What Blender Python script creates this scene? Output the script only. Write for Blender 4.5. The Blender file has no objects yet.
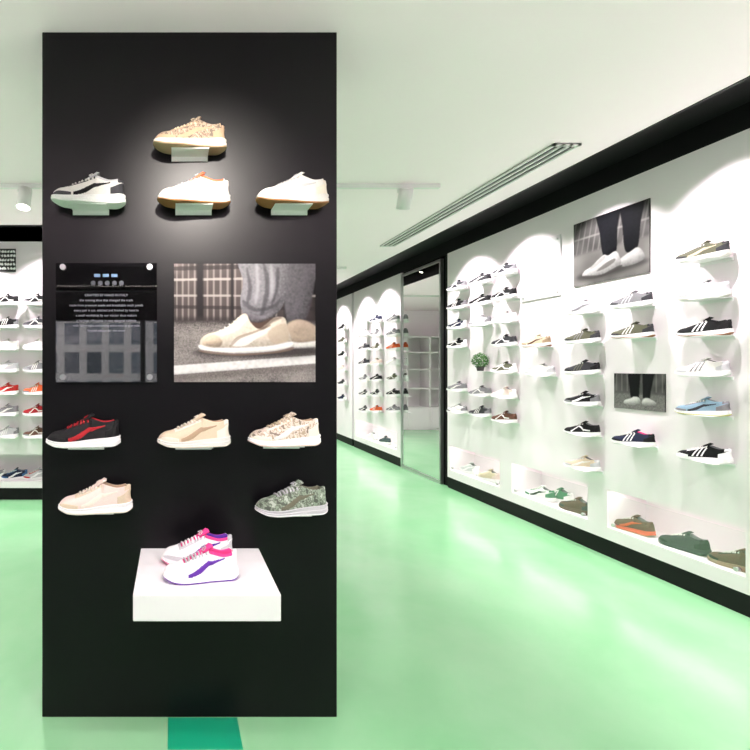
import bpy, math, random
import numpy as np
from mathutils import Vector, Matrix, Euler
random.seed(7)
scene = bpy.context.scene
try:
    scene.view_settings.view_transform = 'Standard'
except Exception as e:
    print(e)

F = 500.0; VX = 172.0; VY = 368.0; EYE = 1.45
H = 2.845      # ceiling height
XW = 3.35      # right wall plane
YB = 5.5       # back-left wall plane
YP = 2.076     # pillar face

# ---------------------------------------------------------------- materials
def s2l(c):
    out = []
    for v in c:
        v = v/255.0
        out.append(v/12.92 if v <= 0.04045 else ((v+0.055)/1.055)**2.4)
    return out
MATS = {}
def mat(name, rgb, rough=0.6, metal=0.0, spec=0.5, noise=0.0, nscale=60, bump=0.0, coat=0.0):
    if name in MATS: return MATS[name]
    m = bpy.data.materials.new(name); m.use_nodes = True
    nt = m.node_tree; b = nt.nodes['Principled BSDF']
    c = s2l(rgb)
    b.inputs['Base Color'].default_value = (*c, 1)
    b.inputs['Roughness'].default_value = rough
    b.inputs['Metallic'].default_value = metal
    b.inputs['Specular IOR Level'].default_value = spec
    b.inputs['Coat Weight'].default_value = coat
    if noise > 0 or bump > 0:
        tc = nt.nodes.new('ShaderNodeTexCoord')
        n = nt.nodes.new('ShaderNodeTexNoise'); n.inputs['Scale'].default_value = nscale
        n.inputs['Detail'].default_value = 4
        nt.links.new(tc.outputs['Object'], n.inputs['Vector'])
        if noise > 0:
            mx = nt.nodes.new('ShaderNodeMix'); mx.data_type = 'RGBA'
            nt.links.new(n.outputs['Fac'], mx.inputs['Factor'])
            mx.inputs['A'].default_value = (*[v*(1-noise) for v in c], 1)
            mx.inputs['B'].default_value = (*[min(1, v*(1+noise)) for v in c], 1)
            nt.links.new(mx.outputs['Result'], b.inputs['Base Color'])
        if bump > 0:
            bp = nt.nodes.new('ShaderNodeBump'); bp.inputs['Strength'].default_value = bump
            bp.inputs['Distance'].default_value = 0.002
            nt.links.new(n.outputs['Fac'], bp.inputs['Height'])
            nt.links.new(bp.outputs['Normal'], b.inputs['Normal'])
    MATS[name] = m
    return m
def ramp_mat(name, cols, scale, rough=0.8, constant=True, detail=2, kind='noise'):
    if name in MATS: return MATS[name]
    m = bpy.data.materials.new(name); m.use_nodes = True
    nt = m.node_tree; b = nt.nodes['Principled BSDF']; b.inputs['Roughness'].default_value = rough
    tc = nt.nodes.new('ShaderNodeTexCoord')
    n = nt.nodes.new('ShaderNodeTexNoise'); n.inputs['Scale'].default_value = scale; n.inputs['Detail'].default_value = detail
    r = nt.nodes.new('ShaderNodeValToRGB')
    if constant: r.color_ramp.interpolation = 'CONSTANT'
    els = r.color_ramp.elements
    while len(els) < len(cols): els.new(0.5)
    for i, (p, c) in enumerate(cols):
        els[i].position = p
    for i, (p, c) in enumerate(cols):
        els[i].color = (*s2l(c), 1)
    nt.links.new(tc.outputs['Object'], n.inputs['Vector'])
    nt.links.new(n.outputs['Fac'], r.inputs['Fac'])
    nt.links.new(r.outputs['Color'], b.inputs['Base Color'])
    MATS[name] = m
    return m
def emit(name, rgb, s):
    m = bpy.data.materials.new(name); m.use_nodes = True
    b = m.node_tree.nodes['Principled BSDF']
    b.inputs['Base Color'].default_value = (*s2l(rgb), 1)
    b.inputs['Emission Color'].default_value = (*s2l(rgb), 1)
    b.inputs['Emission Strength'].default_value = s
    return m
def glassy(name, tint, gl=0.12, rough=0.02):
    m = bpy.data.materials.new(name); m.use_nodes = True
    nt = m.node_tree; nt.nodes.clear()
    o = nt.nodes.new('ShaderNodeOutputMaterial'); mx = nt.nodes.new('ShaderNodeMixShader')
    t = nt.nodes.new('ShaderNodeBsdfTransparent'); g = nt.nodes.new('ShaderNodeBsdfGlossy')
    t.inputs['Color'].default_value = (*tint, 1); g.inputs['Roughness'].default_value = rough
    mx.inputs['Fac'].default_value = gl
    nt.links.new(t.outputs[0], mx.inputs[1]); nt.links.new(g.outputs[0], mx.inputs[2]); nt.links.new(mx.outputs[0], o.inputs['Surface'])
    return m

M_WALL = mat('white_paint', (247, 237, 242), 0.55, noise=0.01, nscale=3)
M_CEIL = mat('ceiling_paint', (252, 234, 242), 0.7, noise=0.012, nscale=2)
M_BLACK = mat('black_paint', (10, 9, 11), 0.55, spec=0.2)
M_PILLAR = mat('black_laminate', (7, 6, 8), 0.35, spec=0.19, noise=0.1, nscale=4)
M_SHELF = mat('white_shelf', (240, 238, 238), 0.35)
M_METAL = mat('brushed_steel', (200, 200, 200), 0.3, metal=1.0)
M_MIRROR = mat('mirror_silver', (240, 240, 240), 0.01, metal=1.0)
M_WLAMP = mat('white_lamp', (225, 222, 222), 0.4)
M_GLASS = glassy('clear_glass', (0.97, 0.99, 0.98), 0.09)
M_PLAQ = glassy('plaque_glass', (0.5, 0.5, 0.52), 0.24)
M_BULB = emit('lamp_lens', (255, 248, 235), 8)

# floor
def floor_mat():
    m = bpy.data.materials.new('mint_epoxy_floor'); m.use_nodes = True
    nt = m.node_tree; b = nt.nodes['Principled BSDF']
    tc = nt.nodes.new('ShaderNodeTexCoord')
    n = nt.nodes.new('ShaderNodeTexNoise'); n.inputs['Scale'].default_value = 0.9; n.inputs['Detail'].default_value = 5; n.inputs['Roughness'].default_value = 0.55
    n.inputs['Distortion'].default_value = 0.3
    r = nt.nodes.new('ShaderNodeValToRGB')
    r.color_ramp.elements[0].position = 0.30; r.color_ramp.elements[0].color = (*s2l((128, 192, 138)), 1)
    r.color_ramp.elements[1].position = 0.75; r.color_ramp.elements[1].color = (*s2l((156, 202, 160)), 1)
    nt.links.new(tc.outputs['Object'], n.inputs['Vector']); nt.links.new(n.outputs['Fac'], r.inputs['Fac'])
    nt.links.new(r.outputs['Color'], b.inputs['Base Color'])
    r2 = nt.nodes.new('ShaderNodeMapRange'); r2.inputs['To Min'].default_value = 0.16; r2.inputs['To Max'].default_value = 0.24
    nt.links.new(n.outputs['Fac'], r2.inputs['Value']); nt.links.new(r2.outputs['Result'], b.inputs['Roughness'])
    return m
M_FLOOR = floor_mat()

# ---------------------------------------------------------------- mesh builder
class MB:
    def __init__(s): s.v = []; s.f = []; s.m = []; s.mats = []; s.sm = []
    def mi(s, m):
        if m not in s.mats: s.mats.append(m)
        return s.mats.index(m)
    def face(s, idx, m, sm=False): s.f.append(idx); s.m.append(s.mi(m)); s.sm.append(sm)
    def poly(s, pts, m):
        b = len(s.v); s.v += [tuple(p) for p in pts]; s.face(list(range(b, b+len(pts))), m)
    def box(s, x0, x1, y0, y1, z0, z1, m):
        b = len(s.v)
        s.v += [(x0,y0,z0),(x1,y0,z0),(x1,y1,z0),(x0,y1,z0),(x0,y0,z1),(x1,y0,z1),(x1,y1,z1),(x0,y1,z1)]
        for q in [(0,3,2,1),(4,5,6,7),(0,1,5,4),(1,2,6,5),(2,3,7,6),(3,0,4,7)]:
            s.face([b+i for i in q], m)
    def cyl(s, p0, p1, r0, r1, m, n=20, caps=True, capm=None):
        p0 = Vector(p0); p1 = Vector(p1); d = (p1-p0).normalized()
        a = d.orthogonal().normalized(); c = d.cross(a)
        b = len(s.v)
        for p, r in ((p0, r0), (p1, r1)):
            for i in range(n):
                t = 2*math.pi*i/n
                s.v.append(tuple(p + a*math.cos(t)*r + c*math.sin(t)*r))
        for i in range(n):
            j = (i+1) % n
            s.face([b+i, b+j, b+n+j, b+n+i], m, True)
        if caps:
            s.face([b+i for i in range(n)][::-1], m); s.face([b+n+i for i in range(n)], capm or m)
    def make(s, name, bevel=0.0, origin=None):
        v = s.v
        if origin:
            v = [(p[0]-origin[0], p[1]-origin[1], p[2]-origin[2]) for p in v]
        me = bpy.data.meshes.new(name); me.from_pydata(v, [], s.f)
        for m in s.mats: me.materials.append(m)
        me.polygons.foreach_set('material_index', s.m); me.polygons.foreach_set('use_smooth', s.sm)
        me.update()
        ob = bpy.data.objects.new(name, me); scene.collection.objects.link(ob)
        if origin: ob.location = origin
        if bevel > 0:
            bv = ob.modifiers.new('bevel', 'BEVEL'); bv.width = bevel; bv.segments = 2; bv.limit_method = 'ANGLE'
        return ob

# ---------------------------------------------------------------- room shell
X0, X1, Y0, Y1 = -4.6, 3.7, -2.2, 12.2
XT = 2.76; XR = 0.1; TD = .16
b = MB(); b.box(X0-.2, X1+.2, Y0-.2, Y1+.2, -0.1, 0, M_FLOOR); b.make('floor')
b = MB()
b.box(X0-.2, XT, Y0-.2, YB-.62, H, H+TD+.1, M_CEIL)
b.box(X0-.2, XT, YB, Y1+.2, H, H+TD+.1, M_CEIL)
b.box(XR, XT, YB-.62, YB, H, H+TD+.1, M_CEIL)
b.box(XT, X1+.2, Y0-.2, Y1+.2, H+TD, H+TD+.1, M_CEIL)
b.box(X0-.2, XR, YB-.62, YB, H+TD, H+TD+.1, M_CEIL)
b.make('ceiling')
b = MB(); b.box(X0-.2, X0, Y0-.2, Y1+.2, 0, H, M_WALL); b.make('wall_left')
b = MB(); b.box(X0, X1+.2, Y1, Y1+.2, 0, H, M_WALL); b.make('wall_far')
ZB, ZN0, ZN1 = 0.13, 0.225, 0.515
niches = [(2.92, 3.85), (4.03, 4.93), (5.11, 6.03), (7.45, 9.1), (1.4, 2.7)]
niches.sort()
b = MB()
def wall_r(b, ya, yb, nl):
    b.box(XW, X1, ya, yb, ZB, ZN0, M_WALL)
    b.box(XW, X1, ya, yb, ZN1, H-.004, M_WALL)
    y = ya
    for n0, n1 in nl:
        b.box(XW, X1, y, n0, ZN0, ZN1, M_WALL); y = n1
        b.box(XW+0.3, X1, n0, n1, ZN0, ZN1, M_WALL)
    b.box(XW, X1, y, yb, ZN0, ZN1, M_WALL)
wall_r(b, Y0, 6.08, [n for n in niches if n[1] < 6.1])
b.box(XW+.04, X1, 6.08, 6.22, 0, H, M_BLACK)
b.box(XW+.03, X1, 6.22, 7.30, 0, H, M_BLACK)
wall_r(b, 7.30, 9.22, [n for n in niches if n[0] > 7])
b.box(XW+.04, X1, 9.22, 9.30, 0, H, M_BLACK)
wall_r(b, 9.30, Y1, [])
b.box(X1, X1+.2, Y0, Y1, 0, H, M_WALL)
b.make('wall_right')
b = MB()
for ya, yb in ((Y0, 6.08), (7.30, 9.22), (9.30, Y1)):
    b.box(XW+.005, X1, ya, yb, 0, ZB, M_BLACK)
b.make('baseboard_right')
# back-left wall with niche, plus return wall
b = MB()
b.box(X0, XR, YB, YB+.35, ZB, .2, M_WALL); b.box(X0, XR, YB, YB+.35, .5, H-.004, M_WALL)
b.box(X0, -4.3, YB, YB+.35, .2, .5, M_WALL); b.box(-1.2, XR, YB, YB+.35, .2, .5, M_WALL)
b.box(-4.3, -1.2, YB+.3, YB+.35, .2, .5, M_WALL)
b.box(XR-.15, XR, YB+.35, Y1, 0, H, M_WALL)
b.make('wall_back')
b = MB(); b.box(X0, XR, YB+.005, YB+.35, 0, ZB, M_BLACK); b.make('baseboard_back')
# black ceiling troughs (lamps hidden inside)
b = MB()
b.box(XT, XW+.05, Y0, Y1, H+TD-.01, H+TD, M_BLACK)          # top
b.box(XT-.004, XT+.012, Y0, Y1, H-.004, H+TD-.01, M_BLACK)  # near cheek
b.box(XW, XW+.05, Y0, Y1, H-.004, H+TD-.01, M_BLACK)        # far cheek
b.make('trim_1')
b = MB()
b.box(X0, XR, YB-.62, YB+.05, H+TD-.01, H+TD, M_BLACK)
b.box(X0, XR, YB-.624, YB-.608, H-.004, H+TD-.01, M_BLACK)
b.box(X0, XR, YB, YB+.05, H-.004, H+TD-.01, M_BLACK)
b.box(XR-.01, XR, YB-.61, YB, H-.004, H+TD-.01, M_BLACK)
b.make('trim_2')

# storefront behind the viewer
M_FRAME = mat('dark_frame', (40, 42, 44), 0.4)
ZW = 2.05
b = MB()
b.box(X0, X1, Y0-.15, Y0, ZW, H, M_BLACK); b.box(X0, X1, Y0-.15, Y0, 0, .12, M_FRAME)
for x in (-4.6, -3.2, -1.8, -0.4, 1.0, 2.4, 3.64):
    b.box(x, x+.06, Y0-.15, Y0, .12, ZW, M_FRAME)
b.make('wall_front')
b = MB(); b.box(X0, X1, Y0-.09, Y0-.08, .12, ZW, M_GLASS); b.make('window_1')
# street outside
def facade():
    m = bpy.data.materials.new('facade'); m.use_nodes = True
    nt = m.node_tree; bs = nt.nodes['Principled BSDF']; bs.inputs['Roughness'].default_value = .7
    tc = nt.nodes.new('ShaderNodeTexCoord'); mp = nt.nodes.new('ShaderNodeMapping'); mp.inputs['Rotation'].default_value = (math.pi/2, 0, 0)
    br = nt.nodes.new('ShaderNodeTexBrick'); br.offset = 0
    br.inputs['Scale'].default_value = 1; br.inputs['Brick Width'].default_value = .85; br.inputs['Row Height'].default_value = 1.1
    br.inputs['Mortar Size'].default_value = .14; br.inputs['Mortar Smooth'].default_value = 0
    br.inputs['Color1'].default_value = (.04, .06, .09, 1); br.inputs['Color2'].default_value = (.22, .26, .3, 1)
    br.inputs['Mortar'].default_value = (.7, .68, .66, 1)
    nt.links.new(tc.outputs['Object'], mp.inputs['Vector']); nt.links.new(mp.outputs['Vector'], br.inputs['Vector'])
    nt.links.new(br.outputs['Color'], bs.inputs['Base Color'])
    return m
b = MB(); b.box(-14, 12, -17, -15, -.1, 11, facade()); b.make('street_building')
b = MB(); b.box(-20, 20, -14.98, Y0-.2, -.15, -.02, mat('pavement', (150, 148, 150), .8, noise=.1, nscale=2)); b.make('street_pavement')

# ---------------------------------------------------------------- sneaker mesh
L = 0.29
def herm(keys, t):
    xs = [k[0] for k in keys]; ys = [k[1] for k in keys]
    if t <= xs[0]: return ys[0]
    if t >= xs[-1]: return ys[-1]
    for i in range(len(xs)-1):
        if xs[i] <= t <= xs[i+1]: break
    def sl(j):
        if j == 0: return (ys[1]-ys[0])/(xs[1]-xs[0])
        if j == len(xs)-1: return (ys[-1]-ys[-2])/(xs[-1]-xs[-2])
        return (ys[j+1]-ys[j-1])/(xs[j+1]-xs[j-1])
    h = xs[i+1]-xs[i]; q = (t-xs[i])/h
    return (2*q**3-3*q*q+1)*ys[i] + (q**3-2*q*q+q)*h*sl(i) + (-2*q**3+3*q*q)*ys[i+1] + (q**3-q*q)*h*sl(i+1)
def ss(a, b_, t):
    t = min(1, max(0, (t-a)/(b_-a))); return t*t*(3-2*t)
WB = [(0,.038),(.15,.044),(.3,.049),(.45,.045),(.6,.039),(.75,.037),(1,.037)]
Z0 = [(0,.030),(.15,.022),(.35,.022),(.6,.029),(.85,.035),(1,.040)]
ZBt = [(0,.017),(.05,.011),(.12,.004),(.22,.0006),(.3,0),(.86,0),(.93,.003),(1,.012)]
HK = [(0,.056),(.08,.060),(.18,.065),(.28,.075),(.45,.099),(.6,.118),(1,.118)]
CK = [(.5,.110),(.6,.110),(.68,.102),(.78,.094),(.88,.097),(.96,.106),(1,.104)]
def wid(t):
    w = herm(WB, t)
    if t < .17: w *= math.sqrt(max(0, 1-(1-t/.17)**2))**.85
    if t > .88: w *= math.sqrt(max(0, 1-((t-.88)/.12)**2))
    return w
def toph(t):
    z0 = herm(Z0, t); hh = herm(HK, t)
    if t > .8: return herm(CK, t)
    if t > .6: return hh + (herm(CK, t)-hh)*ss(.6, .8, t)
    if t < .13: hh = z0 + (hh-z0)*math.sqrt(max(0, 1-(1-t/.13)**2))
    return hh
def make_sneaker_mesh(style):
    # slots 0 upper 1 accent 2 midsole 3 outsole 4 laces 5 lining 6 stripe 7 tongue
    V = []; Fc = []; Mi = []; Sm = []
    NT, NU = 150, 100
    ts = [(lambda q: .62*q+.38*.5*(1-math.cos(math.pi*q)))(i/(NT)) for i in range(NT+1)]
    # extra-fine spacing at both tips so the ends stay round
    ts = sorted(set([0, .0004, .0016, .0035] + ts[1:-1] + [.9965, .9984, .9996, 1])); NT = len(ts)-1
    def closed(t, v, side):
        w = wid(t); z0 = herm(Z0, t)-.002; hh = toph(t); th = v*math.pi/2
        a = .62+.5*ss(.15, .5, t); bb = .75+.2*ss(.15, .5, t)
        return side*w*max(0, math.cos(th))**a, z0+(hh-z0)*math.sin(th)**bb
    def pt(t, u):
        side = 1 if u < .5 else -1
        v = 1-abs(u-.5)*2
        yc, zc = closed(t, v, side)
        o = ss(.57, .62, t)*(1-ss(.90, .945, t))
        if o <= 0: return yc, zc
        w = wid(t); z0 = herm(Z0, t)-.002; Cc = herm(CK, t); dep = Cc-z0-.004
        if v <= .72:
            f = v/.72; y = w*(1-.24*f**1.8); z = z0+(Cc-z0)*f**.92
        elif v < .86:
            f = (v-.72)/.14; y = w*(.76-.26*f); z = Cc+.005*math.sin(f*math.pi)
        else:
            g = (v-.86)/.14; y = w*.5*(1-max(0, (g-.35)/.65)); z = Cc-dep*min(1, g/.35)
        return yc+(side*y-yc)*o, zc+(z-zc)*o
    def region(t, v):
        if .585 < t < .93 and v > .80: return 5
        if .26 < t < .585 and v >= .80: return 7
        if t > .90 and v > .56: return 1
        if t > .80 and v < .36 + (t-.8)*1.0: return 1
        if .25 < t < .585 and .60 < v < .80: return 1
        if .22 < t <= .26 and v > .60: return 1
        if t < .27 and v < .34-.9*max(0, t-.06): return 1
        if .58 < t < .9 and .66 < v <= .80: return 7
        if style == 0 and .30 < t < .80:
            c = .10+.52*((t-.30)/.50)**1.5; hw = .10-.07*abs((t-.48)/.3)
            if abs(v-c) < max(.035, hw): return 6
        if style == 1 and .08 < v < .60:
            k = t-.30*v*.5
            for c in (.36, .44, .52):
                if abs(k-c+.02) < .016: return 6
        if style == 2:
            if .27 < t < .62 and abs((v-.12)-.42*max(0, 1-abs(t-.47)/.17)) < .07: return 6
            if .62 <= t < .80 and abs(v-.2) < .07: return 6
        return 0
    RG = [[region((ts[i]+ts[i+1])/2, 1-abs((j+.5)/NU-.5)*2) for j in range(NU)] for i in range(NT)]
    for i, t in enumerate(ts):
        w = wid(t)
        for j in range(NU+1):
            y, z = pt(t, j/NU)
            near = [RG[a][c] for a in (i-1, i) for c in (j-1, j) if 0 <= a < NT and 0 <= c < NU]
            if near and all(q in (1, 6) for q in near) and w > .012:
                k = .0016
                y += k*(1 if y > 0 else -1)*min(1, abs(y)/.02); z += k*.6
            x = (t-.5)*L
            if t > .9:
                zz = (z-.040)/.06
                x += -.005*ss(.9, 1, t)*max(0, math.sin(max(0, min(1, zz))*math.pi)) - .004*ss(.9, 1, t)*ss(.75, 1, zz)
            V.append((x, y, z))
    for i in range(NT):
        for j in range(NU):
            q = [i*(NU+1)+j, (i+1)*(NU+1)+j, (i+1)*(NU+1)+j+1, i*(NU+1)+j+1]
            Fc.append(q); Mi.append(RG[i][j]); Sm.append(True)
    ring = [(t, 1) for t in ts] + [(t, -1) for t in ts[1:-1][::-1]]
    n = len(ring); base = len(V)
    def lv(k, t):
        z0 = herm(Z0, t)+.003; zb = herm(ZBt, t)
        if k == 0: return .001, zb
        if k == 1: return .0040, zb+.002
        if k == 2: return .0045, zb+.0065
        if k == 3: return .0035, zb+.0075
        if k == 4: return .0042, zb+(z0-zb)*.50
        if k == 5: return .0020, zb+(z0-zb)*.58
        if k == 6: return .0036, z0-.002
        if k == 7: return .0022, z0
        return -.003, z0
    for k in range(9):
        for t, sd in ring:
            off, z = lv(k, t)
            x = (t-.5)*L; w = wid(t)
            x += off*((t-.5)*2)**5 if abs(t-.5) > .3 else 0
            V.append((x, sd*(w+off*min(1, w/.01)), z))
    for k in range(8):
        for i in range(n):
            j = (i+1) % n
            Fc.append([base+k*n+i, base+k*n+j, base+(k+1)*n+j, base+(k+1)*n+i]); Mi.append(3 if k < 2 else 2); Sm.append(False)
    for i in range(NT):
        a = base+i; c = base+i+1
        a2 = base+((n-i) % n); c2 = base+(n-i-1) % n
        if i == 0: Fc.append([a, c, c2])
        elif i == NT-1: Fc.append([a, c, a2])
        else: Fc.append([a, c, c2, a2])
        Mi.append(3); Sm.append(False)
    # tongue
    base = len(V); S_ = 7
    for k in range(S_):
        s = k/(S_-1); t = .44+.165*s; x = (t-.5)*L + .004*s*s
        z = toph(.44)-.001+(.134-toph(.44))*s
        hw = .016+.008*s
        for (yy, dx, dz) in ((-hw, 0, -.006), (-hw*.5, -.002, 0), (0, -.003, .001), (hw*.5, -.002, 0), (hw, 0, -.006), (hw*.9, .010, -.007), (0, .009, -.003), (-hw*.9, .010, -.007)):
            V.append((x+dx, yy, z+dz))
    for k in range(S_-1):
        for j in range(8):
            jj = (j+1) % 8
            Fc.append([base+k*8+j, base+k*8+jj, base+(k+1)*8+jj, base+(k+1)*8+j]); Mi.append(7); Sm.append(True)
    Fc.append([base+(S_-1)*8+j for j in range(8)]); Mi.append(7); Sm.append(False)
    # laces
    for k in range(7):
        t = .285+.045*k
        w = wid(t); pts = []
        for q in range(9):
            y = (-1+2*q/8)*min(.024, w*.58)
            a = .62+.5*ss(.15, .5, t)
            v = math.acos(min(1, (abs(y)/w)**(1/a)))/(math.pi/2)
            yy, z = closed(t, v, 1)
            tx = t + (.012 if k % 2 else -.012)*(q/8-.5)
            pts.append(((tx-.5)*L, y, z+.003))
        base = len(V); r = .0036
        for p in pts:
            for (dx, dz) in ((-r*1.3, 0), (0, r), (r*1.3, 0), (0, -r)):
                V.append((p[0]+dx, p[1], p[2]+dz))
        for q in range(8):
            for j in range(4):
                jj = (j+1) % 4
                Fc.append([base+q*4+j, base+q*4+jj, base+(q+1)*4+jj, base+(q+1)*4+j]); Mi.append(4); Sm.append(True)
        Fc.append([base+j for j in range(4)]); Mi.append(4); Sm.append(False)
        Fc.append([base+32+j for j in range(4)]); Mi.append(4); Sm.append(False)
    # bow
    for sd in (-1, 1):
        base = len(V); tb = .56; cx = (tb-.5)*L; cz = toph(tb)+.005; m = 14
        for i in range(m):
            a = 2*math.pi*i/m
            py = sd*(.011+.011*math.cos(a)); px = cx-.004+.006*math.sin(a)-.004*(1+math.cos(a)); pz = cz+.003*math.sin(a)-.006*((1+math.cos(a))/2)**2+.002
            for dx, dz in ((0, .0016), (.0018, 0), (0, -.0016), (-.0018, 0)): V.append((px+dx, py, pz+dz))
        for i in range(m):
            ii = (i+1) % m
            for j in range(4):
                jj = (j+1) % 4
                Fc.append([base+i*4+j, base+i*4+jj, base+ii*4+jj, base+ii*4+j]); Mi.append(4); Sm.append(True)
    me = bpy.data.meshes.new('sneaker_mesh'); me.from_pydata(V, [], Fc)
    for i in range(8): me.materials.append(None)
    me.polygons.foreach_set('material_index', Mi); me.polygons.foreach_set('use_smooth', Sm)
    me.update()
    return me
SHOES = [make_sneaker_mesh(i) for i in range(4)]

C = {
 'white': (238,236,236), 'cream': (226,216,202), 'beige': (206,188,162), 'tan': (160,136,110), 'black': (12,12,14), 'grey': (124,123,126),
 'lgrey': (186,185,188), 'dgrey': (54,54,58), 'red': (178,38,34), 'darkred': (150,20,28), 'orange': (214,92,48), 'gum': (150,104,66),
 'olive': (92,92,74), 'navy': (32,38,62), 'blue': (60,100,140), 'lblue': (130,158,175), 'pink': (222,60,130), 'purple': (84,40,140),
 'green': (60,120,84), 'brown': (96,66,52), 'lpink': (226,204,194), 'yellow': (205,200,110), 'offw': (220,217,212), 'coral': (222,104,72)}
def fm(c):
    if c == 'camotan': return ramp_mat('camo_tan', [(0,(98,84,72)),(.44,(150,134,114)),(.52,(116,94,80)),(.6,(164,148,130))], 55)
    if c == 'camobeige': return ramp_mat('camo_beige', [(0,(124,112,98)),(.42,(205,192,176)),(.52,(164,146,124)),(.6,(220,208,194))], 50)
    if c == 'camogreen': return ramp_mat('camo_green', [(0,(70,78,66)),(.43,(124,140,120)),(.51,(90,98,84)),(.58,(158,168,154))], 50)
    return mat('fabric_'+c, C[c], .75, noise=.16, nscale=260, bump=.5, spec=.3)
def sneaker(style, loc, rz, up, ac=None, mid='white', out=None, lace=None, lin=None, stripe=None, tong=None, sc=1.0, tilt=0, name='sneaker'):
    ob = bpy.data.objects.new(name, SHOES[style]); scene.collection.objects.link(ob)
    ob.location = loc; ob.rotation_euler = (0, 0, math.radians(rz)); ob.scale = (sc,)*3
    ac = ac or up; out = out or mid; lace = lace or 'offw'; lin = lin or 'grey'; stripe = stripe or ac; tong = tong or up
    for i, c in enumerate((up, ac, mid, out, lace, lin, stripe, tong)):
        ob.material_slots[i].link = 'OBJECT'; ob.material_slots[i].material = fm(c)
    return ob

# ---------------------------------------------------------------- display pillar
def PX(px, d=YP): return (px-VX)*d/F
def PZ(py, d=YP): return EYE-(py-VY)*d/F
b = MB(); b.box(PX(42), PX(337), YP, YP+.45, 0, H, M_PILLAR); b.make('display_pillar', bevel=.003)
def pillar_shoe(px, pyb, style, rz=6, **k):
    d = 2.025; x = PX(px, d); z = PZ(pyb, d)
    b = MB()
    b.box(x-.075, x+.075, YP-.085, YP, z-.004, z, M_SHELF)
    b.box(x-.075, x+.075, YP-.004, YP, z-.022, z, M_SHELF)
    b.make('shoe_bracket')
    sneaker(style, (x, d-.005, z+.0005), rz, **k)
pillar_shoe(190, 151, 0, up='camotan', ac='tan', mid='cream', out='tan', stripe='tan', lace='beige', lin='beige')
pillar_shoe(89, 206, 0, up='offw', ac='dgrey', mid='white', out='white', stripe='black', lace='offw', lin='grey', tong='lgrey')
pillar_shoe(194, 206, 0, up='cream', ac='offw', mid='offw', out='gum', stripe='beige', lace='lgrey', lin='coral', tong='coral')
pillar_shoe(292, 206, 0, up='offw', ac='cream', mid='offw', out='gum', stripe='lgrey', lace='lgrey', lin='grey')
pillar_shoe(84, 446, 0, up='black', ac='black', mid='white', out='white', stripe='darkred', lace='darkred', lin='darkred', tong='black')
pillar_shoe(194, 446, 0, up='beige', ac='cream', mid='offw', out='cream', stripe='tan', lace='cream', lin='tan')
pillar_shoe(284, 445, 0, up='camobeige', ac='cream', mid='white', out='lpink', stripe='offw', lace='beige', lin='tan')
pillar_shoe(96, 511, 0, up='lpink', ac='beige', mid='white', out='cream', stripe='cream', lace='cream', lin='tan')
pillar_shoe(291, 513, 0, up='camogreen', ac='camogreen', mid='lgrey', out='white', stripe='olive', lace='lgrey', lin='olive')
# plinth box
ZPL = .702
b = MB(); b.box(-.129, .360, 1.65, YP, .613, ZPL, M_SHELF); b.make('wall_plinth', bevel=.003)
sneaker(0, (.103, 1.775, ZPL+.0005), 8, up='white', ac='white', mid='white', out='purple', stripe='purple', lace='lgrey', lin='pink', tong='pink', sc=.92)
sneaker(0, (.100, 1.93, ZPL+.0005), 6, up='white', ac='lgrey', mid='white', out='pink', stripe='purple', lace='white', lin='purple', tong='pink', sc=.95)

# glass plaque
b = MB()
ax, bx, az, bz = PX(57), PX(157), PZ(382), PZ(264)
b.box(ax, bx, YP-.022, YP-.016, az, bz, M_PLAQ)
for px in (64, 150):
    for py in (268, 377):
        b.cyl((PX(px), YP, PZ(py)), (PX(px), YP-.028, PZ(py)), .012, .012, M_METAL, 20)
plq = b.make('glass_plaque')
M_INK = mat('plaque_print', (150, 150, 160), .5)
M_INK2 = mat('plaque_logo', (120, 150, 190), .5)
rows = ['CRAFTED BY HAND IN ITALY', 'the running shoe that changed the track', 'made from premium suede and breathable mesh panels', 'every pair is cut, stitched and finished by hand in', 'a small workshop by our master shoe makers', 'a heritage silhouette in new seasonal colours', 'with lightweight cushioning and a natural gum sole', 'limited edition for the store']
for i, t in enumerate(rows):
    cu = bpy.data.curves.new('plaque_text', 'FONT'); cu.body = t; cu.size = .0135; cu.align_x = 'CENTER'
    o = bpy.data.objects.new('text_line_%d' % (i+1), cu); scene.collection.objects.link(o)
    o.location = (PX(107), YP-.0228, PZ(297+i*5)); o.rotation_euler = (math.pi/2, 0, 0); cu.materials.append(M_INK); o.parent = plq
b = MB()
for i in range(5):
    b.cyl((PX(94+i*7), YP-.0221, PZ(284)), (PX(94+i*7), YP-.0228, PZ(284)), .010, .010, mat('plaque_seal', (70,72,80), .5), 16)
for i in range(3):
    b.box(PX(95+i*8.5), PX(101+i*8.5), YP-.0228, YP-.0221, PZ(278), PZ(275), M_INK2)
o = b.make('plaque_icons'); o.parent = plq

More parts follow.
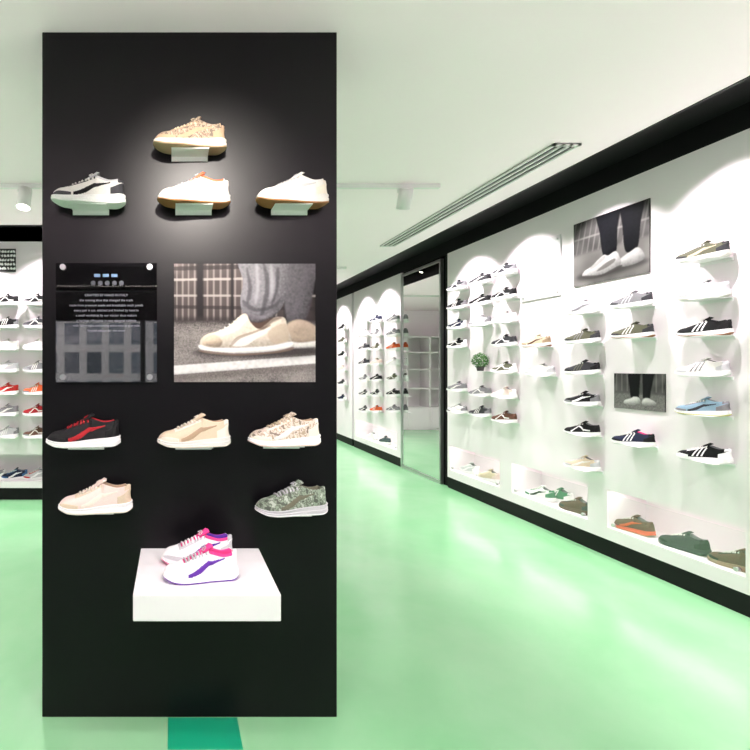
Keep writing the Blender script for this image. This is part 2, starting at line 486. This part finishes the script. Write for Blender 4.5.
# ---------------------------------------------------------------- photographic prints (per-vertex procedural colour on a flat sheet)
class Paint:
    def __init__(s, w, h, ss_=2, seed=1):
        s.w, s.h, s.k = w, h, ss_
        s.NX, s.NY = int(w*ss_)+1, int(h*ss_)+1
        s.x, s.y = np.meshgrid(np.linspace(0, w, s.NX), np.linspace(0, h, s.NY))  # y down
        s.img = np.zeros((s.NY, s.NX, 3)); s.rng = np.random.default_rng(seed)
    def blur(s, a, r):
        r = int(round(r*s.k))
        if r < 1: return a
        for ax in (0, 1):
            for _ in range(2):
                p = np.pad(a, [(r+1, r) if i == ax else (0, 0) for i in range(a.ndim)], mode='edge').cumsum(axis=ax)
                n = a.shape[ax]
                hi = np.take(p, np.arange(2*r+1, 2*r+1+n), axis=ax); lo = np.take(p, np.arange(0, n), axis=ax)
                a = (hi-lo)/(2*r+1)
        return a
    def noise(s, r, amp):
        n = s.blur(s.rng.standard_normal((s.NY, s.NX)), r); n /= (n.std()+1e-9)
        return n*amp
    def mask(s, pts, soft=.5, smooth=True):
        if smooth: pts = smooth_poly(pts)
        m = np.zeros_like(s.x, bool); n = len(pts)
        for i in range(n):
            x0, y0 = pts[i]; x1, y1 = pts[(i+1) % n]
            if y0 == y1: continue
            c = ((y0 > s.y) != (y1 > s.y)) & (s.x < (x1-x0)*(s.y-y0)/(y1-y0)+x0)
            m ^= c
        return s.blur(m.astype(float), soft)
    def put(s, m, col, shade=None):
        c = np.array(s2l(col))[None, None, :]*(shade[..., None] if shade is not None else 1)
        s.img = s.img*(1-m[..., None]) + np.clip(c, 0, 1)*m[..., None]
    def solid(s, pts, col, r=6, k=6, soft=.5, tex=.04, smooth=True, tr=.6, light=(-.5, -.8)):
        m = s.mask(pts, soft, smooth)
        hgt = s.blur((m > .5).astype(float), r)
        gy, gx = np.gradient(hgt)
        sh = 1 + k*s.k*(gx*-light[0]*-1*-1 + gy*-light[1])*1.0
        sh = np.clip(.62+.38*hgt**.7, 0, 1)*np.clip(sh, .35, 1.5) + s.noise(tr, tex)
        s.put(m, col, np.clip(sh, .1, 1.6))
        return m
    def sheet(s, name, T, back, w0, gain=1.0):
        N = s.NX*s.NY; V = []
        for j in range(s.NY):
            for i in range(s.NX):
                V.append(T(i/(s.NX-1), 1-j/(s.NY-1), w0))
        Fc = []
        for j in range(s.NY-1):
            for i in range(s.NX-1):
                a = j*s.NX+i; Fc.append((a, a+s.NX, a+s.NX+1, a+1))
        nb = len(V)
        V += [T(u, v, 0) for u, v in ((0,0),(1,0),(1,1),(0,1))] + [T(u, v, w0-.0002) for u, v in ((0,0),(1,0),(1,1),(0,1))]
        nf = len(Fc)
        for q in [(0,1,2,3),(7,6,5,4),(0,1,5,4),(1,2,6,5),(2,3,7,6),(3,0,4,7)]: Fc.append(tuple(nb+i for i in q))
        me = bpy.data.meshes.new(name); me.from_pydata(V, [], Fc)
        m = bpy.data.materials.new(name+'_print'); m.use_nodes = True; nt = m.node_tree; bs = nt.nodes['Principled BSDF']
        at = nt.nodes.new('ShaderNodeAttribute'); at.attribute_name = 'print'; nt.links.new(at.outputs['Color'], bs.inputs['Base Color'])
        bs.inputs['Roughness'].default_value = .4; bs.inputs['Specular IOR Level'].default_value = .15
        me.materials.append(m); me.materials.append(back)
        mi = [0]*nf+[1]*6; me.polygons.foreach_set('material_index', mi)
        ca = me.color_attributes.new('print', 'FLOAT_COLOR', 'POINT')
        col = np.ones((len(V), 4), np.float32); col[:N, :3] = np.clip(s.img*gain, 0, 1).reshape(-1, 3)
        ca.data.foreach_set('color', col.ravel()); me.update()
        ob = bpy.data.objects.new(name, me); scene.collection.objects.link(ob); return ob
def smooth_poly(pts, n=6):
    out = []; N = len(pts)
    for i in range(N):
        p0, p1, p2, p3 = [np.array(pts[(i+k-1) % N], float) for k in range(4)]
        for k in range(n):
            t = k/n
            out.append(tuple(.5*((2*p1)+(-p0+p2)*t+(2*p0-5*p1+4*p2-p3)*t*t+(-p0+3*p1-3*p2+p3)*t**3)))
    return out
M_PB = mat('print_backing', (40, 36, 36), .5)
def S(pts, ox=174, oy=264): return [(x-ox, y-oy) for x, y in pts]
P = Paint(141, 118, 3.0, 3)
one = np.ones_like(P.x)
P.put(one, (72, 64, 62), 1+P.noise(8, .22)-.25*(P.y/60-.5))
fence = np.zeros_like(P.x)
ph = (P.x*(1.15-P.x*.0022))
fence += (np.abs(((ph/6.5) % 1)-.5) < .13).astype(float)*(P.y < 57)
fence = P.blur(fence, .34)
P.put(fence*.55*(P.x < 125), (160, 150, 146))
for yy, hh, cc in ((3, 3, (36,30,30)), (15, 1.6, (176,168,162)), (32, 1.4, (166,158,154)), (44, 2.5, (44,38,38))):
    slope = (P.x-70)*.03*(yy/30-1)
    P.put(P.blur((np.abs(P.y-yy-slope) < hh/2*1.4).astype(float), .34)*.8, cc)
for xx, ww in ((26, 7), (58, 3), (112, 5)):
    P.put(P.blur((np.abs(P.x-xx) < ww/2).astype(float)*(P.y < 59), .5), (30, 26, 27))
P.put(P.blur((P.y > 57).astype(float), .8), (132, 126, 122), 1+P.noise(.4, .14)+P.noise(5, .08)-.18*np.exp(-((P.y-60)/6)**2)*2)
P.put(P.blur(((P.y > 53) & (P.y < 60)).astype(float), 1.2)*.75, (46, 40, 40))
P.put(P.mask(S([(170,366),(320,355),(320,363),(170,375)]), .34, False), (232, 229, 226), 1+P.noise(1, .05))
P.put(P.mask(S([(172,374),(320,364),(320,369),(172,382)]), 1.2, False)*.45, (84, 76, 72))
P.put(P.mask(S([(194,351),(240,344),(300,344),(318,352),(300,357),(240,358),(200,355)]), 2)*.85, (34, 30, 30))
P.solid(S([(284,262),(314,262),(312,296),(306,318),(300,324),(288,322),(284,300)]), (92, 89, 93), 5, 5, tex=.09)
P.solid(S([(286,326),(296,320),(308,322),(318,330),(318,343),(300,345),(284,343)]), (172, 154, 136), 4, 5)
P.solid(S([(284,341),(300,343),(318,341),(318,346),(300,348),(284,347)]), (226, 222, 216), 1, 1)
P.solid(S([(245,312),(270,312),(273,330),(266,337),(248,335),(243,326)]), (84, 62, 52), 4, 5)
P.solid(S([(240,258),(284,258),(287,280),(284,302),(274,316),(260,321),(246,318),(240,302),(243,282)]), (126, 124, 128), 8, 9, tex=.08, soft=.34)
for pts in ([(262,262),(264,262),(270,284),(266,306),(262,318),(260,318),(263,300),(265,284)], [(246,270),(248,270),(252,290),(248,304),(246,300),(248,288)],
            [(276,270),(279,270),(278,290),(272,306),(271,302),(275,290)], [(243,300),(256,308),(272,305),(280,298),(276,307),(256,312),(244,306)]):
    P.put(P.mask(S(pts), .6)*.7, (60, 58, 62))
for pts in ([(255,266),(258,266),(259,290),(256,304),(254,300),(256,286)], [(270,268),(272,268),(274,286),(270,300)]):
    P.put(P.mask(S(pts), 1.1)*.6, (176, 174, 178))
P.solid(S([(245,312),(260,316),(273,311),(274,318),(260,323),(246,320)]), (100, 97, 101), 2, 4, tex=.1)
P.solid(S([(201,347),(201,339),(208,334),(220,331),(230,325),(240,316),(246,314),(250,322),(258,329),(266,324),(274,318),(284,318),(287,328),(290,344),(262,349),(232,350),(212,349)]), (220, 207, 190), 7, 7, tex=.05, soft=.34)
P.solid(S([(203,345),(206,338),(215,335),(222,341),(219,347)]), (200, 180, 158), 3, 5)
P.put(P.mask(S([(214,333),(230,326),(244,316),(247,320),(236,331),(222,336)]), .34)*.7, (240, 232, 220))
for i in range(6):
    x = 220+i*4.6; y = 332-i*2.9
    P.put(P.mask(S([(x-1,y-2),(x+.6,y-2.4),(x+4.5,y+2.6),(x+3,y+3)]), .3, False)*.8, (248, 244, 238))
P.put(P.mask(S([(230,345),(238,338),(254,333),(268,327),(270,331),(256,339),(244,346)]), .34)*.85, (244, 238, 230))
P.put(P.mask(S([(229,346),(237,337),(254,331),(269,325),(269,327),(255,333),(240,339),(232,346)]), .3)*.7, (140, 120, 102))
P.put(P.mask(S([(268,331),(285,324),(288,340),(272,343)]), .5)*.7, (188, 168, 146))
P.put(P.mask(S([(252,324),(262,330),(272,323),(282,318),(278,317),(268,319),(258,324)]), .5)*.8, (80, 62, 52))
P.solid(S([(199,345),(212,348),(240,348),(270,346),(291,342),(292,348),(272,352),(236,354),(212,353),(201,350)]), (246, 243, 238), 1.5, 2, tex=.02)
P.put(P.mask(S([(200,350),(236,353.5),(272,351.5),(292,347),(291,350),(272,353.5),(236,355.5),(206,353)]), .3)*.8, (120, 100, 86))
P.sheet('photo_print', lambda u, v, o: (PX(174)+u*(PX(315)-PX(174)), YP-o, PZ(382)+v*(PZ(264)-PZ(382))), M_PB, .006, .8)

def wallT(ya, yb, z0, z1):
    return lambda u, v, o: (XW-o, ya+u*(yb-ya), z0+v*(z1-z0))
# upper wall poster: two legs in dark jeans, white trainers
P = Paint(100, 79, 2.6, 5)
one = np.ones_like(P.x)
P.put(one, (136, 133, 130), 1+P.noise(6, .12))
P.put(P.blur((P.y < 40).astype(float), 1.5), (104, 101, 100), 1+P.noise(5, .22))
st = P.blur((np.abs((((P.x+P.y*.2)/8) % 1)-.5) < .12).astype(float)*(P.y < 40), .4); P.put(st*.5, (160, 157, 154))
P.put(P.blur(((P.y > 20) & (P.y < 22)).astype(float), .5)*.6, (170, 167, 164))
P.put(P.mask([(6,66),(40,60),(90,62),(98,68),(60,73),(14,73)], 2)*.7, (48, 46, 46))
P.solid([(66,-8),(94,-8),(90,24),(86,50),(72,50),(68,20)], (22, 22, 28), 6, 6, tex=.12)
P.solid([(62,65),(63,59),(72,54),(78,52),(86,49),(92,54),(94,63),(78,67)], (204, 202, 200), 4, 5)
P.solid([(34,-8),(65,-8),(62,20),(60,48),(44,50),(38,20)], (28, 28, 34), 6, 6, tex=.12)
P.solid([(15,68),(16,62),(27,58),(36,52),(44,48),(50,50),(59,47),(64,53),(65,65),(40,71)], (222, 220, 218), 5, 6)
P.put(P.mask([(34,65),(46,58),(58,55),(58,59),(46,64)], .4)*.8, (110, 104, 100))
P.put(P.mask([(24,60),(36,53),(44,49),(46,52),(38,57),(29,61)], .4)*.5, (150, 147, 144))
P.put(P.mask([(15,67),(40,70),(65,64),(65,68),(40,73),(17,71)], .4)*.9, (84, 80, 78))
P.sheet('wall_poster', wallT(4.16, 3.50, 2.12, 2.64), M_PB, .008, .5)
# lower wall poster
P = Paint(80, 56, 2.2, 8)
one = np.ones_like(P.x)
P.put(one, (92, 90, 90), 1+P.noise(5, .25))
st = P.blur((np.abs(((P.x/9) % 1)-.5) < .1).astype(float)*(P.y < 28), .4); P.put(st*.5, (150, 147, 144))
P.put(P.blur((P.y > 32).astype(float), 1.5), (128, 126, 124), 1+P.noise(.6, .15))
P.solid([(24,-5),(42,-5),(42,26),(40,39),(29,39),(26,20)], (14,14,18), 4, 5, tex=.1)
P.solid([(48,-5),(64,-5),(60,26),(57,38),(48,38),(47,20)], (18,18,22), 4, 5, tex=.1)
P.solid([(17,47),(19,42),(28,39),(34,36),(42,38),(43,47),(30,50)], (216,214,212), 3, 5)
P.solid([(46,46),(48,39),(54,37),(60,39),(67,43),(65,48),(54,49)], (208,206,204), 3, 5)
P.sheet('wall_poster', wallT(3.78, 3.39, 1.15, 1.41), M_PB, .008, .8)
# white info boards
def board(ya, yb, z0, z1):
    b = MB(); M_B = mat('info_board', (222,220,222), .3); M_T = mat('info_text', (150,150,156), .5)
    b.box(XW-.012, XW, yb, ya, z0, z1, M_B)
    zz = z1-.08
    while zz > z0+.08:
        b.box(XW-.0126, XW-.012, yb+.08+random.random()*.05, ya-.08-random.random()*.05, zz-.006, zz, M_T); zz -= .035
    for yy in (ya-.03, yb+.03):
        for zc in (z0+.03, z1-.03): b.cyl((XW-.01, yy, zc), (XW-.02, yy, zc), .01, .01, M_METAL, 12)
    b.make('info_board')
board(4.78, 4.30, 2.08, 2.60)

# ---------------------------------------------------------------- right wall shelves + sneakers
def rshelf(px, pyb, style, up, xs=.0, sc=.86, rz=-70, **k):
    xc = 3.262; y = F*xc/(px-VX); z = EYE-(pyb-VY)*y/F
    b = MB(); b.box(3.205, XW, y-.095, y+.095, z-.004, z, M_SHELF)
    b.box(XW-.006, XW, y-.095, y+.095, z-.022, z-.004, M_SHELF)
    b.make('shoe_shelf', origin=(XW, y, z))
    if up: sneaker(style, (xc, y, z+.0005), rz, up, sc=sc, **k)
    return y, z
# column G
rshelf(702, 260, 0, 'olive', ac='dgrey', mid='offw', stripe='beige')
rshelf(702, 299, 3, 'lgrey', ac='lgrey', mid='offw', lin='grey', lace='white')
rshelf(704, 336, 1, 'black', mid='white', out='gum', stripe='white')
rshelf(702, 376, 1, 'offw', ac='lgrey', stripe='grey', lin='dgrey', lace='lgrey')
rshelf(702, 415, 0, 'lblue', ac='grey', mid='white', stripe='dgrey', out='yellow')
rshelf(704, 461, 1, 'black', ac='white', mid='white', out='white', stripe='white')
# column F
rshelf(631, 307, 1, 'grey', ac='dgrey', stripe='lgrey')
rshelf(632, 338, 1, 'olive', ac='dgrey', stripe='offw', out='gum')
rshelf(633, 445, 1, 'navy', ac='black', stripe='white', lin='pink')
# column E
cols = [('lgrey','offw','grey'),('olive','dgrey','grey'),('dgrey','black','olive'),('black','grey','white'),('black','black','white'),('beige','lgrey','offw')]
for (py, (u, a, s)) in zip((314, 343, 374, 405, 435, 469), cols):
    rshelf(582, py, random.choice((0, 1, 2)), u, ac=a, stripe=s)
rshelf(536, 347, 0, 'beige', ac='tan', stripe='brown', out='gum'); rshelf(540, 376, 3, 'offw', ac='lgrey')
# columns C, B, A
for py, u in zip((275, 299, 323, 346, 373, 398, 422), ['dgrey','black','offw','dgrey','olive','lpink','brown']):
    rshelf(504, py, random.choice((0, 1, 2)), u, ac=random.choice(('white','grey',u)), stripe='white')
plant_pos = None
for py, u in zip((284, 305, 326, 371, 396, 416), ['dgrey','black','lgrey',None,'grey','dgrey']):
    r = rshelf(480, py, random.choice((0, 1, 2)), u, ac=random.choice(('white','grey',u)) if u else None, stripe='offw')
    if u is None: plant_pos = r
for py, u in zip((290, 309, 329, 348, 391, 413), ['dgrey','black','navy','black','grey','white']):
    rshelf(457, py, random.choice((0, 1, 2)), u, ac=random.choice(('white','grey')), stripe='offw')
for py, u in zip((240, 285, 330, 380, 425, 480), ['white','black','lblue','dgrey','offw','grey']):
    rshelf(795, py, random.choice((0, 1, 2)), u, ac=random.choice(('white','grey')), stripe='offw')
# far section
pal = ['black','white','dgrey','offw','navy','grey','lgrey','olive','cream','lpink','grey','dgrey','red','black']
for px in (393, 376, 364):
    for i, py in enumerate((322, 336, 350, 365, 381, 396, 412)):
        u = random.choice(pal)
        if (px, i) in ((376, 6), (393, 2)): u = 'orange'
        rshelf(px, py, random.choice((0, 1, 2)), u, ac=random.choice(('white', u)), stripe='offw')
for i, py in enumerate((330, 343, 357, 371, 385, 400)):
    rshelf(342, py, 3, random.choice(pal), ac='white')
# boxwood ball on shelf
def plant(y, z):
    b = MB(); mp = mat('pot', (60,58,56), .6); g1 = mat('leaf', (60,120,40), .6, noise=.3, nscale=30); g2 = mat('leaf_dark', (34,80,28), .6)
    z += .0008
    b.cyl((3.265, y, z), (3.265, y, z+.05), .03, .04, mp, 18)
    c = Vector((3.265, y, z+.11))
    for i in range(1100):
        d = Vector((random.gauss(0,1), random.gauss(0,1), random.gauss(0,1))).normalized()
        p = c+d*.078*random.uniform(.75, 1.05); a = d.orthogonal().normalized(); a.rotate(Matrix.Rotation(random.random()*6.28, 3, d)); e = d.cross(a)
        b.poly([p-a*.006, p+e*.004+d*.003, p+a*.008+d*.007, p-e*.004+d*.003], random.choice((g1, g1, g2)))
    b.make('boxwood_ball')
if plant_pos: plant(*plant_pos)
# niche contents, glass fronts, leds
def nshoe(px, py_mid, style, rz, up, dx=.13, sc=1, **k):
    xc = XW+dx; y = F*xc/(px-VX)
    sneaker(style, (xc, y, ZN0+.0005), rz, up, sc=sc, **k)
nshoe(633, 0, 0, -84, 'brown', ac='brown', stripe='orange', mid='coral', out='tan', dx=.11)
nshoe(684, 0, 3, -84, 'dgrey', ac='black', mid='dgrey', out='black', dx=.11)
nshoe(738, 0, 3, -84, 'brown', ac='black', mid='tan', out='tan', dx=.11)
nshoe(800, 0, 0, -84, 'white', ac='grey', dx=.11)
nshoe(540, 0, 0, -80, 'white', ac='green', stripe='black', dx=.1)
nshoe(558, 0, 1, -80, 'green', ac='white', stripe='white', dx=.2)
nshoe(576, 0, 3, -84, 'brown', ac='dgrey', mid='brown', dx=.1)
nshoe(489, 0, 3, -84, 'beige', ac='lpink', dx=.1); nshoe(470, 0, 0, -84, 'lgrey', ac='white', dx=.12)
nshoe(385, 0, 0, -84, 'navy', dx=.1); nshoe(372, 0, 1, -84, 'white', dx=.1)
LC = (1, .925, .955)
for n0, n1 in niches:
    b = MB(); b.box(XW+.012, XW+.016, n0+.005, n1-.005, ZN0+.002, ZN1-.03, M_GLASS)
    for yy in (n0+.05, n1-.05): b.cyl((XW+.016, yy, ZN0+.03), (XW-.004, yy, ZN0+.03), .013, .013, M_METAL, 14)
    b.make('niche_glass')
    ld = bpy.data.lights.new('niche_led', 'AREA'); ld.shape = 'RECTANGLE'; ld.size = .03; ld.size_y = n1-n0-.1; ld.energy = 2.0*(n1-n0); ld.color = (1, .94, .90)
    o = bpy.data.objects.new('niche_led', ld); scene.collection.objects.link(o); o.location = (XW+.06, (n0+n1)/2, ZN1-.004); o.rotation_euler = (0, 0, 0)

# mirror
b = MB(); b.box(XW+.002, XW+.03, 6.25, 7.27, .04, 2.78, M_MIRROR)
for (ya, yb, za, zb) in ((6.22,6.25,0,2.81),(7.27,7.30,0,2.81),(6.25,7.27,0,.04),(6.25,7.27,2.78,2.81)):
    b.box(XW-.012, XW+.03, ya, yb, za, zb, M_METAL)
b.make('wall_mirror')
# far shelving cabinet
b = MB(); M_CAB = mat('cabinet_white', (242,236,238), .4)
cx0, cx1, cy0, cy1, ch = XR, 2.8, 11.72, Y1, 2.2
b.box(cx0, cx1, cy1-.02, cy1, 0, ch, M_CAB)
nx = 5
for i in range(nx+1):
    x = cx0+(cx1-cx0-.03)*i/nx; b.box(x, x+.03, cy0, cy1, 0, ch, M_CAB)
for z in (0, .5, .95, 1.4, 1.8, ch-.03): b.box(cx0, cx1, cy0, cy1, z, z+.03, M_CAB)
for i in range(nx):
    x = cx0+(cx1-cx0-.03)*i/nx+.03; b.box(x+.005, x+(cx1-cx0-.03)/nx-.035, cy0-.005, cy0+.015, .035, .495, M_CAB)
b.make('shelving_cabinet')

# ---------------------------------------------------------------- back-left wall
for ci, px in enumerate((-53, -24, 6, 36, 66, 96)):
    for ri, pyb in enumerate((305, 328, 350, 372, 394, 415, 437)):
        d = 5.42; x = (px-VX)*d/F; z = EYE-(pyb-VY)*d/F
        b = MB(); b.box(x-.115, x+.115, YB-.16, YB, z-.005, z, M_SHELF); b.box(x-.115, x+.115, YB-.006, YB, z-.022, z-.005, M_SHELF)
        b.make('shoe_shelf', origin=(x, YB, z))
        u = {(2,0):'black',(3,0):'black',(2,1):'black',(3,1):'dgrey',(2,2):'offw',(3,2):'offw',(2,3):'lgrey',(3,3):'grey',(2,4):'red',(3,4):'orange',(2,5):'grey',(3,5):'darkred',(2,6):'lgrey',(3,6):'brown'}.get((ci, ri), random.choice(pal))
        sneaker(random.choice((0,1,2)), (x, YB-.09, z+.0005), random.choice((8, 14)), u, ac=random.choice(('lgrey', 'grey', u)), stripe='offw', sc=.95)
for i, (px, u, a) in enumerate(((-40,'white','navy'), (-8,'grey','white'), (14,'navy','blue'), (36,'lgrey','red'), (62,'black','red'))):
    d = YB+.1; sneaker(0, ((px-VX)*d/F, d+.02, .2005), 8, u, ac=a, stripe='white')
b = MB(); mk = mat('sign_black', (16,16,18), .5); mw = mat('sign_white', (235,235,235), .5)
b.box(PX(-20, YB), PX(16, YB), YB-.012, YB, PZ(272, YB), PZ(249, YB), mk)
for i in range(12):
    for j in range(5):
        cx = PX(-18+i*2.9, YB)+random.uniform(-.005,.005); cz = PZ(269-j*4.2, YB); q = random.random()
        b.poly([(cx, YB-.0124, cz-.012), (cx+.012+q*.014, YB-.0124, cz-.004), (cx+random.uniform(.0,.02), YB-.0124, cz+.022), (cx-.012, YB-.0124, cz+random.random()*.014)], mw)
b.make('wall_sign')

# ---------------------------------------------------------------- ceiling fixtures
b = MB(); M_G = mat('grille_dark', (36,36,36), .5); M_GW = mat('grille_white', (214,210,210), .5)
gx0, gx1, gy0, gy1 = 2.37, 2.54, 3.1, 5.7
b.box(gx0, gx1, gy0, gy1, H-.004, H, M_G)
for x in (gx0, gx0+.050, gx0+.100, gx1-.020):
    b.box(x, x+.017, gy0, gy1, H-.014, H, M_GW)
b.box(gx0, gx1, gy0, gy0+.02, H-.014, H, M_GW); b.box(gx0, gx1, gy1-.02, gy1, H-.014, H, M_GW)
b.make('ceiling_air_diffuser')

def spot(name, loc, target, watts, angle, blend=.6, col=LC, size=.03):
    l = bpy.data.lights.new(name, 'SPOT'); l.energy = watts; l.spot_size = math.radians(angle); l.spot_blend = blend; l.color = col; l.shadow_soft_size = size
    o = bpy.data.objects.new(name, l); scene.collection.objects.link(o); o.location = loc
    d = Vector(target)-Vector(loc); o.rotation_euler = d.to_track_quat('-Z', 'Y').to_euler()
    return o
def head(b, x, y, zt, target, body, r=.05, ln=.15, drop=.07):
    piv = Vector((x, y, zt-drop)); b.cyl((x, y, zt), (x, y, zt-drop), .012, .012, body, 10)
    b.box(x-.05, x+.05, y-.018, y+.018, zt-.03, zt, body)
    d = (Vector(target)-piv).normalized()
    b.cyl(piv-d*ln*.45, piv+d*ln*.55, r, r, body, 24, capm=M_BULB)
    return piv+d*(ln*.55+.01)
def track(y, xa, xb, heads, body=M_WLAMP):
    b = MB(); b.box(xa, xb, y-.018, y+.018, H-.03, H, body)
    for (x, tg, w, ang, bl, *cc) in heads:
        p = head(b, x, y, H-.03, tg, body)
        spot('track_spot', p, tg, w, ang, bl, *cc)
    b.make('track_light')
WARM = (1, .92, .84)
track(3.80, -4.4, 2.03, [(1.77, (1.8, 4.9, .4), 140, 120, .9), (-1.12, (-1.3, 3.2, 0), 110, 110, .9), (-3.0, (-3.0, 4.3, 0), 150, 120, .9)])
track(0.45, -3.5, 2.6, [(.15, (.15, YP, 2.12), 290, 38, 1.0, WARM), (-.32, (.05, YP, 1.05), 66, 56, .9), (.62, (.2, YP, .75), 66, 54, .9), (1.9, (1.9, 1.6, 0), 120, 130, .9), (-2.4, (-2.6, 1.6, 0), 110, 130, .9)])  # outermost heads are added floor fill; the middle ones light the pillar
track(6.9, .6, 2.4, [(1.6, (1.7, 6.9, 0), 180, 130, .9)])  # added track, put in to light the floor behind the pillar
track(9.6, .6, 2.4, [(1.5, (1.6, 9.6, 0), 220, 140, .9)])  # added track, put in to light the deep end of the room
# wall washers hidden in the black troughs
b = MB()
for y in (.6, 1.3, 2.1, 2.95, 3.8, 4.65, 5.5, 7.75, 8.6, 9.8, 10.9):
    p = head(b, 2.83, y, H+TD-.01, (XW, y, 1.7), M_BLACK, r=.025, ln=.05, drop=.035)
    spot('washer_spot', p, (XW, y, 1.50), 104, 92, .45)
b.make('wall_washer_lights')
b = MB()
for x in (-4.0, -3.1, -2.2, -1.3, -.4):
    p = head(b, x, YB-.54, H+TD-.01, (x, YB, 1.7), M_BLACK, r=.025, ln=.05, drop=.035)
    spot('washer_spot', p, (x, YB, 1.50), 98, 92, .45)
b.make('wall_washer_lights')
# added fill uplights on wires, out of view, to brighten the ceiling
def fill_uplight(x0, x1, y, z, w):
    b = MB(); b.box(x0, x1, y-.03, y+.03, z-.04, z, M_BLACK)
    b.box(x0+.03, x1-.03, y-.022, y+.022, z, z+.002, M_BULB)
    for x in (x0+.15, x1-.15): b.cyl((x, y, z), (x, y, H), .003, .003, M_BLACK, 8)
    b.make('fill_uplight_body')
    l = bpy.data.lights.new('fill_uplight_lamp', 'AREA'); l.shape = 'RECTANGLE'; l.size = x1-x0-.06; l.size_y = .04; l.energy = w; l.color = (1, .92, .96)
    o = bpy.data.objects.new('fill_uplight_lamp', l); scene.collection.objects.link(o); o.location = ((x0+x1)/2, y, z+.006); o.rotation_euler = (math.pi, 0, 0)
fill_uplight(-2.2, 2.2, -0.5, 2.2, 190)
fill_uplight(-4.1, -2.4, 2.6, 2.2, 35)
# teal rectangle on the floor in front of the pillar
b = MB(); b.box(PX(168), PX(237), 1.90, YP-.005, 0.0002, .002, mat('teal_patch', (20,150,110), .3)); b.make('floor_patch')

# ---------------------------------------------------------------- world, camera
w = bpy.data.worlds.new('World'); scene.world = w; w.use_nodes = True
w.node_tree.nodes['Background'].inputs['Color'].default_value = (.98, .94, 1, 1)
w.node_tree.nodes['Background'].inputs['Strength'].default_value = 2.0
cam = bpy.data.cameras.new('camera'); co = bpy.data.objects.new('camera', cam); scene.collection.objects.link(co)
co.location = (0, 0, EYE); co.rotation_euler = (math.pi/2, 0, 0)
cam.sensor_width = 36; cam.lens = 24; cam.shift_x = (375-VX)/750; cam.shift_y = -(375-VY)/750; cam.clip_start = .02
scene.camera = co
